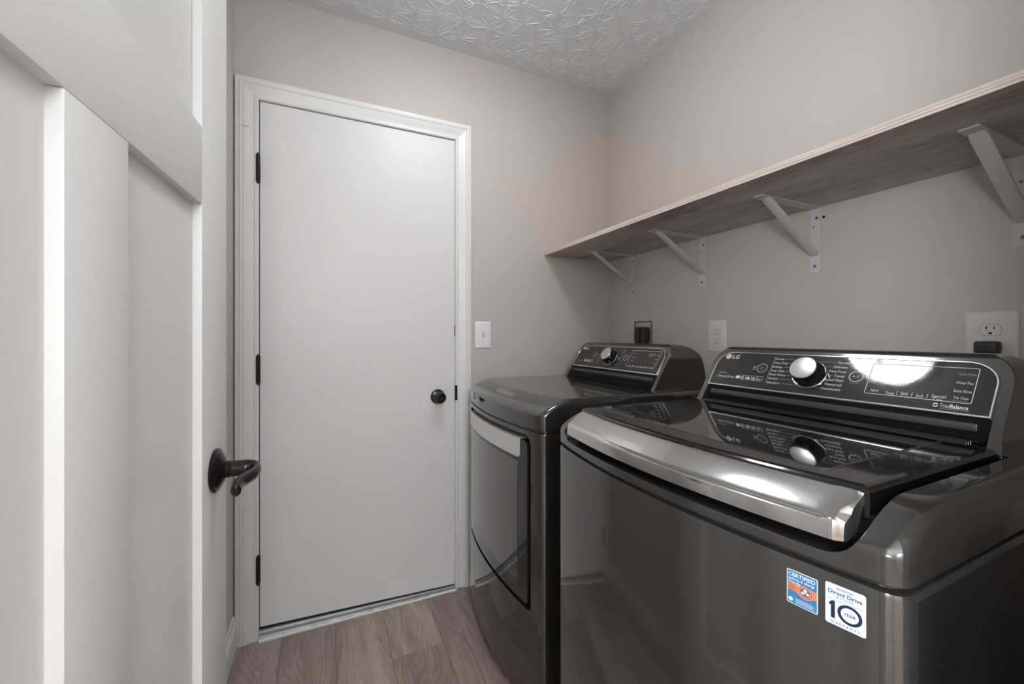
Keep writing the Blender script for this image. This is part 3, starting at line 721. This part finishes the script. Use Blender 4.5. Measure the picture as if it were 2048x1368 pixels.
    if washer:
        t.text('INVERTER', -0.2545, 0.0360, width=0.0225, size=0.0042)
        t.text('Direct Drive', -0.2550, 0.0225, width=0.0500, size=0.0112)
        dm_.ring(-0.1580, 0.0620, 0.0042, 0.0022, 0, 360, 14); dm_.rect(-0.1635, 0.0545, -0.1525, 0.0557)
        t.line((-0.1155, 0.0195), (-0.1140, 0.0960), 0.0005)
        for wd, wdt, b in (('Normal', 0.0216, 0.0905), ('Heavy Duty', 0.0336, 0.0790), ('Bedding', 0.0239, 0.0670), ('Deep Wash', 0.0323, 0.0558), ('Bright Whites', 0.0385, 0.0445), ('Sanitary', 0.0242, 0.0333), ('Allergiene', 0.0325, 0.0210)):
            t.text(wd, -0.1125, b - 0.0027, width=wdt, size=0.0083)
            e = dx - math.sqrt(max(0.0388 ** 2 - (b - dy) ** 2, 0.0)) if abs(b - dy) < 0.0388 else dx - 0.006
            if e - 0.0012 > -0.1125 + wdt + 0.004: t.line((-0.1125 + wdt + 0.0025, b), (e - 0.0012, b), 0.0004)
        for wd, wdt, b in (('Normal', 0.0211, 0.0890), ('Delicates', 0.0269, 0.0774), ('Perm.Press', 0.0327, 0.0657), ('Towels', 0.0207, 0.0545), ('Speed Wash', 0.0365, 0.0433), ('Waterproof', 0.0342, 0.0318), ('Downloaded', 0.0371, 0.0202)):
            t.text(wd, 0.0502 - wdt, b - 0.0029, width=wdt, size=0.0090)
            e = dx + (math.sqrt(0.0388 ** 2 - (b - dy) ** 2) if abs(b - dy) < 0.0388 else 0.006)
            if 0.0502 - wdt - 0.0025 > e + 0.002: t.line((e + 0.0012, b), (0.0502 - wdt - 0.0025, b), 0.0004)
        dm_.text('Hold to Start', 0.0622, 0.0385, width=0.0178, size=0.0042)
        for wd, x, wdt, b, z in (('Temp', 0.1281, 0.0142, 0.0222, 0.0092), ('Spin', 0.1522, 0.0112, 0.0245, 0.0092), ('Soil', 0.1750, 0.0096, 0.0223, 0.0092), ('Special', 0.1966, 0.0194, 0.0255, 0.0092), ('Care', 0.2000, 0.0122, 0.0188, 0.0092),
                                 ('Tub Clean', 0.2254, 0.0193, 0.0268, 0.0080), ('Extra Rinse', 0.2238, 0.0228, 0.0408, 0.0080), ('Water Plus', 0.2238, 0.0220, 0.0578, 0.0080), ('Delay Wash', 0.0978, 0.0236, 0.0450, 0.0070), ('Signal', 0.1034, 0.0127, 0.0260, 0.0070)):
            t.text(wd, x, b, width=wdt, size=z)
        dm_.text('TurboWash', 0.2240, 0.0760, width=0.0226, size=0.0078)
        dm_.text('Spin Only', 0.1515, 0.0205, width=0.0140, size=0.0038); dm_.text('Control Lock', 0.2250, 0.0222, width=0.0195, size=0.0042)
        for x in (0.1462, 0.1687, 0.1907): t.line((x, 0.0222), (x + 0.0004, 0.0315), 0.0007)
        t.ring(0.2050, 0.0108, 0.0040, 0.0021, 30, 170, 12); t.ring(0.2050, 0.0108, 0.0040, 0.0021, 210, 350, 12)
        t.text('True', 0.2109, 0.0072, width=0.0130, size=0.0112); t.text('Balance', 0.2243, 0.0072, width=0.0232, size=0.0112, bold=0.02)
        dm_.text('ANTI-VIBRATION SYSTEM', 0.2109, 0.0030, width=0.0385, size=0.0036)
    else:
        def word(x, y, w, h=0.0040):       # print too small to read in the photograph: broken strokes
            k = x
            while k < x + w - 0.0012:
                a = random.uniform(0.0012, 0.0022); dm_.rect(k, y + random.uniform(0, 0.0008), min(k + a, x + w), y + h * random.uniform(0.6, 1.0)); k += a + 0.0009
        word(-0.2570, 0.0220, 0.040, 0.0055)
        for k, wv in enumerate((0.022, 0.030, 0.022, 0.026, 0.034, 0.022, 0.028)): word(-0.1112, 0.0195 + k * 0.0112, wv)
        for k, wv in enumerate((0.030, 0.018, 0.026, 0.020, 0.018, 0.026, 0.024)): word(0.0530 - wv, 0.0190 + k * 0.0112, wv)
        for k, wv in enumerate((0.018, 0.022, 0.018)): word(0.106, 0.0440 + k * 0.0155, wv)
        for k, wv in enumerate((0.016, 0.020, 0.018)): word(0.249 - wv, 0.0400 + k * 0.0165, wv)
        for k, x in enumerate((0.106, 0.131, 0.153, 0.176, 0.198, 0.224)): word(x, 0.0215, 0.015 if k < 5 else 0.022, 0.0055)
        for k in range(4): dm_.frame(0.192 + k * 0.0085, 0.198 + k * 0.0085, 0.070, 0.0825, 0.0006, 0.0011)
        for k, (x, y) in enumerate(((0.145, 0.052), (0.160, 0.052), (0.185, 0.052), (0.145, 0.041), (0.165, 0.041), (0.190, 0.041), (0.205, 0.060))): word(x, y, 0.006, 0.0025)
    t.build('lettering', M_print, con, fn, kind='stuff')
    if dm_.f: dm_.build('fine_print', M_printdim, con, fn, kind='stuff')
    return con

def feet(root):
    for u in (0.05, DEP - 0.06):
        for v in (-0.28, 0.28):
            lathe('foot', [(0.001, 0.0), (0.022, 0.0), (0.024, 0.008), (0.012, 0.012), (0.010, 0.035), (0.001, 0.035)], Matrix.Translation((u, v, 0)), M_foot, root, 18)

# ------------------------------------------------------------------ washing machine
ws = empty('washing_machine', (0.545, 0.5605, 0), R_(0.7)); tag(ws, 'graphite top-load washing machine with silver lid handle and two stickers on its front', 'washer')
feet(ws)
loft('cabinet', [ring(DEP, 0.022, df=0.012, ds=0.004), ring(DEP, 0.030, df=0.003), ring(DEP, 0.040), ring(DEP, 0.866), ring(DEP, 0.8705, df=0.0012, ds=0.0012), ring(DEP, 0.872, df=0.004, ds=0.004)], M_graph, ws, 35)
TOPZ = 0.9565
OV = 0.3055
cut = prism_u(rrect(-OV, OV, 0.8935, 1.25, (0.036, 0.036, 0.01, 0.01), 8), -0.15, 0.436)
mesh_part('top_cover', boolean(loft_bm(cover_rings(0.878, TOPZ)), [('DIFFERENCE', cut)], 0.0045, 3, 35), M_graph, ws, 40, True)
# lid: dark tub rim below, glossy black lid above
box('lid_well', 0.040, 0.432, -OV + 0.003, OV - 0.003, 0.8945, 0.934, M_matblack, ws)
lid = None
def lid_ring(z, i):
    w = 0.2955 - i; pts = [(bow_at(-w + 2 * w * k / 30) + 0.0492 + i, -w + 2 * w * k / 30) for k in range(31)]
    return [(u, v, z) for u, v in pts + [(0.418 - i, w), (0.427 - i, w - 0.003), (0.433 - i, w - 0.012), (0.433 - i, -w + 0.012), (0.427 - i, -w + 0.003), (0.418 - i, -w)]]
lid = loft('lid', [lid_ring(0.925, 0.004), lid_ring(0.930, 0), lid_ring(0.9600, 0), lid_ring(0.9630, 0.0010), lid_ring(0.9655, 0.004), lid_ring(0.9668, 0.010), lid_ring(0.9672, 0.018)], M_black, ws, 9)
wr = lambda z, i: [(u, v, z) for u, v in rrect(0.062 + i, 0.405 - i, -0.236 + i, 0.252 - i, 0.012, 6)]
loft('lid_window', [wr(0.9668, 0), wr(0.9682, 0.0004), wr(0.9685, 0.001)], M_glass, lid, None)
loft('lid_trim', [wr(0.9668, -0.0022), wr(0.9680, -0.0020), wr(0.9680, 0.0004)], M_ledge, lid, None, True, False)
# hinge ribs between lid and console
for k in range(3): box('hinge_rib', 0.416 + 0.009 * k, 0.421 + 0.009 * k, -0.262, 0.262, 0.955, 0.9695 + 0.0006 * k, M_black, ws, 0.0015)
# silver handle across the front of the lid
HP = [(0.030, 0.9125), (0.004, 0.9088), (0.0010, 0.9088), (-0.0003, 0.9102), (-0.0006, 0.9180), (0.0000, 0.9256), (0.0010, 0.9296), (0.0028, 0.9310), (0.0060, 0.9304), (0.0088, 0.9312), (0.0062, 0.9362), (0.0074, 0.9374), (0.0105, 0.9396),
      (0.0160, 0.9433), (0.0240, 0.9484), (0.0320, 0.9531), (0.0400, 0.9574), (0.0455, 0.9601), (0.0482, 0.9606), (0.0488, 0.9598), (0.0489, 0.9500)]
PLAIN = {6: (0.0010, 0.9312), 7: (0.0022, 0.9334), 8: (0.0036, 0.9350), 9: (0.0050, 0.9362), 10: (0.0064, 0.9371), 11: (0.0080, 0.9382)}   # where the undercut fades out
def handle_bow(v): return bow_at(v)
rings = []; NN = 96; HE = 0.2905
for i in range(NN + 1):
    v = -HE + 2 * HE * i / NN
    e = max(0.0, (abs(v) - (HE - 0.010)) / 0.010)           # rounded ends
    pad = 1.0 if v > -0.270 else max(0.0, 1 - (-0.270 - v) / 0.005)   # raised pad stops short of the right end
    soft = min(1.0, max(0.0, (0.16 - v) / 0.22))              # the crease fades out to the left
    pts = []
    for i_, (u, z) in enumerate(HP):
        g = soft * pad
        if i_ in PLAIN: u, z = PLAIN[i_][0] * (1 - g) + u * g, PLAIN[i_][1] * (1 - g) + z * g
        zz = z - (0.0022 * (1 - pad) if 8 <= i_ <= 17 else 0)
        uu = u + 0.006 * e ** 2 * (1 if u < 0.02 else 0.2)
        pts.append((handle_bow(v) + uu, v, zz - 0.002 * e ** 2 * (1 if z > 0.93 else 0)))
    rings.append(pts)
loft('lid_handle', rings, M_silver, ws, 30)
fl = Flat()
for (x, y, l, a) in ((-0.02, 0.05, 0.012, 40), (0.05, 0.052, 0.010, 60), (0.07, 0.045, 0.014, 30), (0.02, 0.04, 0.008, 70), (-0.10, 0.05, 0.012, 20), (0.11, 0.05, 0.010, 45), (0.09, 0.058, 0.006, 80), (-0.05, 0.045, 0.006, 100)):
    fl.line((x, y), (x + l * math.cos(R_(a)), y + l * math.sin(R_(a)) * 0.5), 0.0005)
def on_handle(x, y):
    v = -x
    for (u0_, z0_), (u1_, z1_) in zip(HP[1:], HP[2:]):
        if u0_ <= y <= u1_: return (handle_bow(v) + y, v, z0_ + (z1_ - z0_) * (y - u0_) / (u1_ - u0_) + 0.0003)
    return (handle_bow(v) + y, v, 0.957)
fl.build('scratch_marks', M_print, ws, on_handle, kind='stuff')
console(ws, 0.0, True)
# stickers on the bowed front
def on_front(eps): return lambda x, y: (bow_at(-x) - eps, -x, y)
def split_poly(x0, x1, y0, y1, r, n=6): return rrect(x0, x1, y0, y1, r, 3)
s1 = Flat(); s1.poly(split_poly(0.2364, 0.2690, 0.8145, 0.8567, 0.0022)); s1 = s1.build('sticker', M_stcream, ws, on_front(0.0006), label='small blue and orange certification sticker')
f = Flat(); f.poly(split_poly(0.2376, 0.2678, 0.8157, 0.8555, 0.0016)); f.build('print_blue', M_stblue, s1, on_front(0.0008))
f = Flat(); n = 16
top = []; bot = []
for i in range(n + 1):
    x = 0.2376 + 0.0302 * i / n; t = i / n
    g = math.exp(-((t - 0.62) / 0.26) ** 2)
    top.append((x, 0.8395 + 0.0030 * g)); bot.append((x, 0.8318 - 0.0058 * g))
for i in range(n): f.poly([bot[i], bot[i + 1], top[i + 1], top[i]])
f.build('print_orange', M_storange, s1, on_front(0.0010))
f = Flat(); f.disc(0.2565, 0.8348, 0.0068, 28); f.build('print_emblem', M_stbrown, s1, on_front(0.0012))
f = Flat(); f.text('CERTIFIED', 0.2386, 0.8492, width=0.0282, size=0.0066, bold=0.03)
f.text('asthma & allergy', 0.2386, 0.8448, width=0.0276, size=0.0046, bold=0.02); f.text('friendly', 0.2386, 0.8406, width=0.0130, size=0.0046, bold=0.02)
f.ring(0.2565, 0.8348, 0.0060, 0.0005, 0, 360, 24); f.disc(0.2565, 0.8372, 0.0020, 12); f.disc(0.2540, 0.8336, 0.0017, 12); f.disc(0.2590, 0.8336, 0.0017, 12); f.ring(0.2565, 0.8320, 0.0030, 0.0008, 20, 160, 10)
f.disc(0.2412, 0.8205, 0.0026, 14)
for k in range(4): f.rect(0.2460, 0.8178 + k * 0.0016, 0.2660 - 0.002 * (k % 2), 0.8184 + k * 0.0016)
f.build('print_white', M_stw, s1, on_front(0.0014), kind='stuff')
f = Flat()
for k in range(4): f.rect(0.2386, 0.8335 + k * 0.0014, 0.2470 - 0.001 * (k % 2), 0.8340 + k * 0.0014)
f.build('print_lines', M_stbrown, s1, on_front(0.0012), kind='stuff')
s2 = Flat(); s2.poly(split_poly(0.2760, 0.3125, 0.8128, 0.8600, 0.0022)); s2 = s2.build('sticker', M_stw, ws, on_front(0.0006), label='white warranty sticker reading 10 year')
f = Flat(); cx = 0.29425
f.text('INVERTER', cx, 0.8548, width=0.0150, size=0.0030, align=0.5); f.text('Direct Drive', cx, 0.8486, width=0.0305, size=0.0066, align=0.5, bold=0.008)
f.text('M O T O R', cx, 0.8448, width=0.0150, size=0.0030, align=0.5); f.line((0.2785, 0.8425), (0.3100, 0.8425), 0.00025)
f.poly([(0.2815, 0.8205), (0.2852, 0.8205), (0.2852, 0.8405), (0.2828, 0.8405), (0.2798, 0.8372), (0.2798, 0.8345), (0.2815, 0.8350)])
f.ring(0.2985, 0.8305, 0.0110, 0.0030, 0, 360, 40); f.text('YEAR', 0.2985, 0.8288, width=0.0104, size=0.0052, align=0.5)
f.text('W A R R A N T Y', cx, 0.8152, width=0.0270, size=0.0034, align=0.5)
f.build('print_navy', M_stnavy, s2, on_front(0.0009), kind='stuff')
# pressed relief on the right flank
def flank(name, u0, u1, z0, z1, r):
    bm = bmesh.new(); add_loft(bm, [[(u, -HW - t, z) for u, z in rrect(u0 + i, u1 - i, z0 + i, z1 - i, max(r - i, 0.001), 8)] for t, i in ((-0.004, 0), (0.0004, 0.0), (0.0016, 0.010))])
    from_bm(name, bm, M_graph_side, ws, 40)
box('side_panel', 0.026, DEP - 0.012, -HW - 0.0004, -HW + 0.004, 0.05, 0.862, M_graph_side, ws)  # thin sheet over the cabinet side, carries the shaded flank colour
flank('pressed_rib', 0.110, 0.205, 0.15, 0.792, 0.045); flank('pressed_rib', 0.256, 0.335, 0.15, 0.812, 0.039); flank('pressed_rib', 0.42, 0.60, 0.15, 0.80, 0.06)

# ------------------------------------------------------------------ dryer
dr = empty('clothes_dryer', (0.569, 1.372, 0), R_(-1.0)); tag(dr, 'graphite front-load clothes dryer with a silver strip across its door', 'dryer')
feet(dr)
cab = loft_bm([ring(DEP, 0.022, df=0.012, ds=0.004), ring(DEP, 0.030, df=0.003), ring(DEP, 0.040), ring(DEP, 0.855), ring(DEP, 0.8605, df=0.0012, ds=0.0012), ring(DEP, 0.862, df=0.004, ds=0.004)])
hole = prism_u(rrect(-0.290, 0.290, 0.321, 0.8465, (0.016, 0.016, 0.030, 0.030), 8), -0.1, 0.02)
mesh_part('cabinet', boolean(cab, [('DIFFERENCE', hole)], 0.002, 2, 40), M_graph, dr, 40, True)
loft('top_cover', cover_rings(0.868, 0.957), M_graph, dr, 40).modifiers.new('weighted', 'WEIGHTED_NORMAL').keep_sharp = True
box('door_recess', 0.0188, 0.0215, -0.286, 0.286, 0.325, 0.842, M_matblack, dr)
def bow_piece(name, pts, off, back, mt, parent, bevel, seg=3, **p):
    return mesh_part(name, boolean(bowed(0.2, 1.0, off, back), [('INTERSECT', prism_u(pts, -0.2, 0.2))], bevel, seg, 35), mt, parent, 40, True, **p)
door = bow_piece('dryer_door', rrect(-0.274, 0.276, 0.336, 0.829, (0.010, 0.010, 0.022, 0.022), 8), 0.0010, 0.017, M_doorframe, dr, 0.007, 4)
bow_piece('door_window', rrect(-0.222, 0.262, 0.386, 0.760, (0.008, 0.008, 0.014, 0.014), 6), 0.0024, -0.001 + 0.012, M_smoke, door, 0.0012, 2)
bow_piece('handle_strip', rrect(-0.236, 0.272, 0.770, 0.8305, (0.012, 0.006, 0.004, 0.004), 6), 0.0040, 0.010, M_strip, door, 0.0015, 2)
for z0_ in (0.765, 0.728, 0.398): box('door_bumper', 0.006, 0.012, -0.2845, -0.2765, z0_, z0_ + 0.018, M_ledge, dr)
console(dr, 0.0195, False)
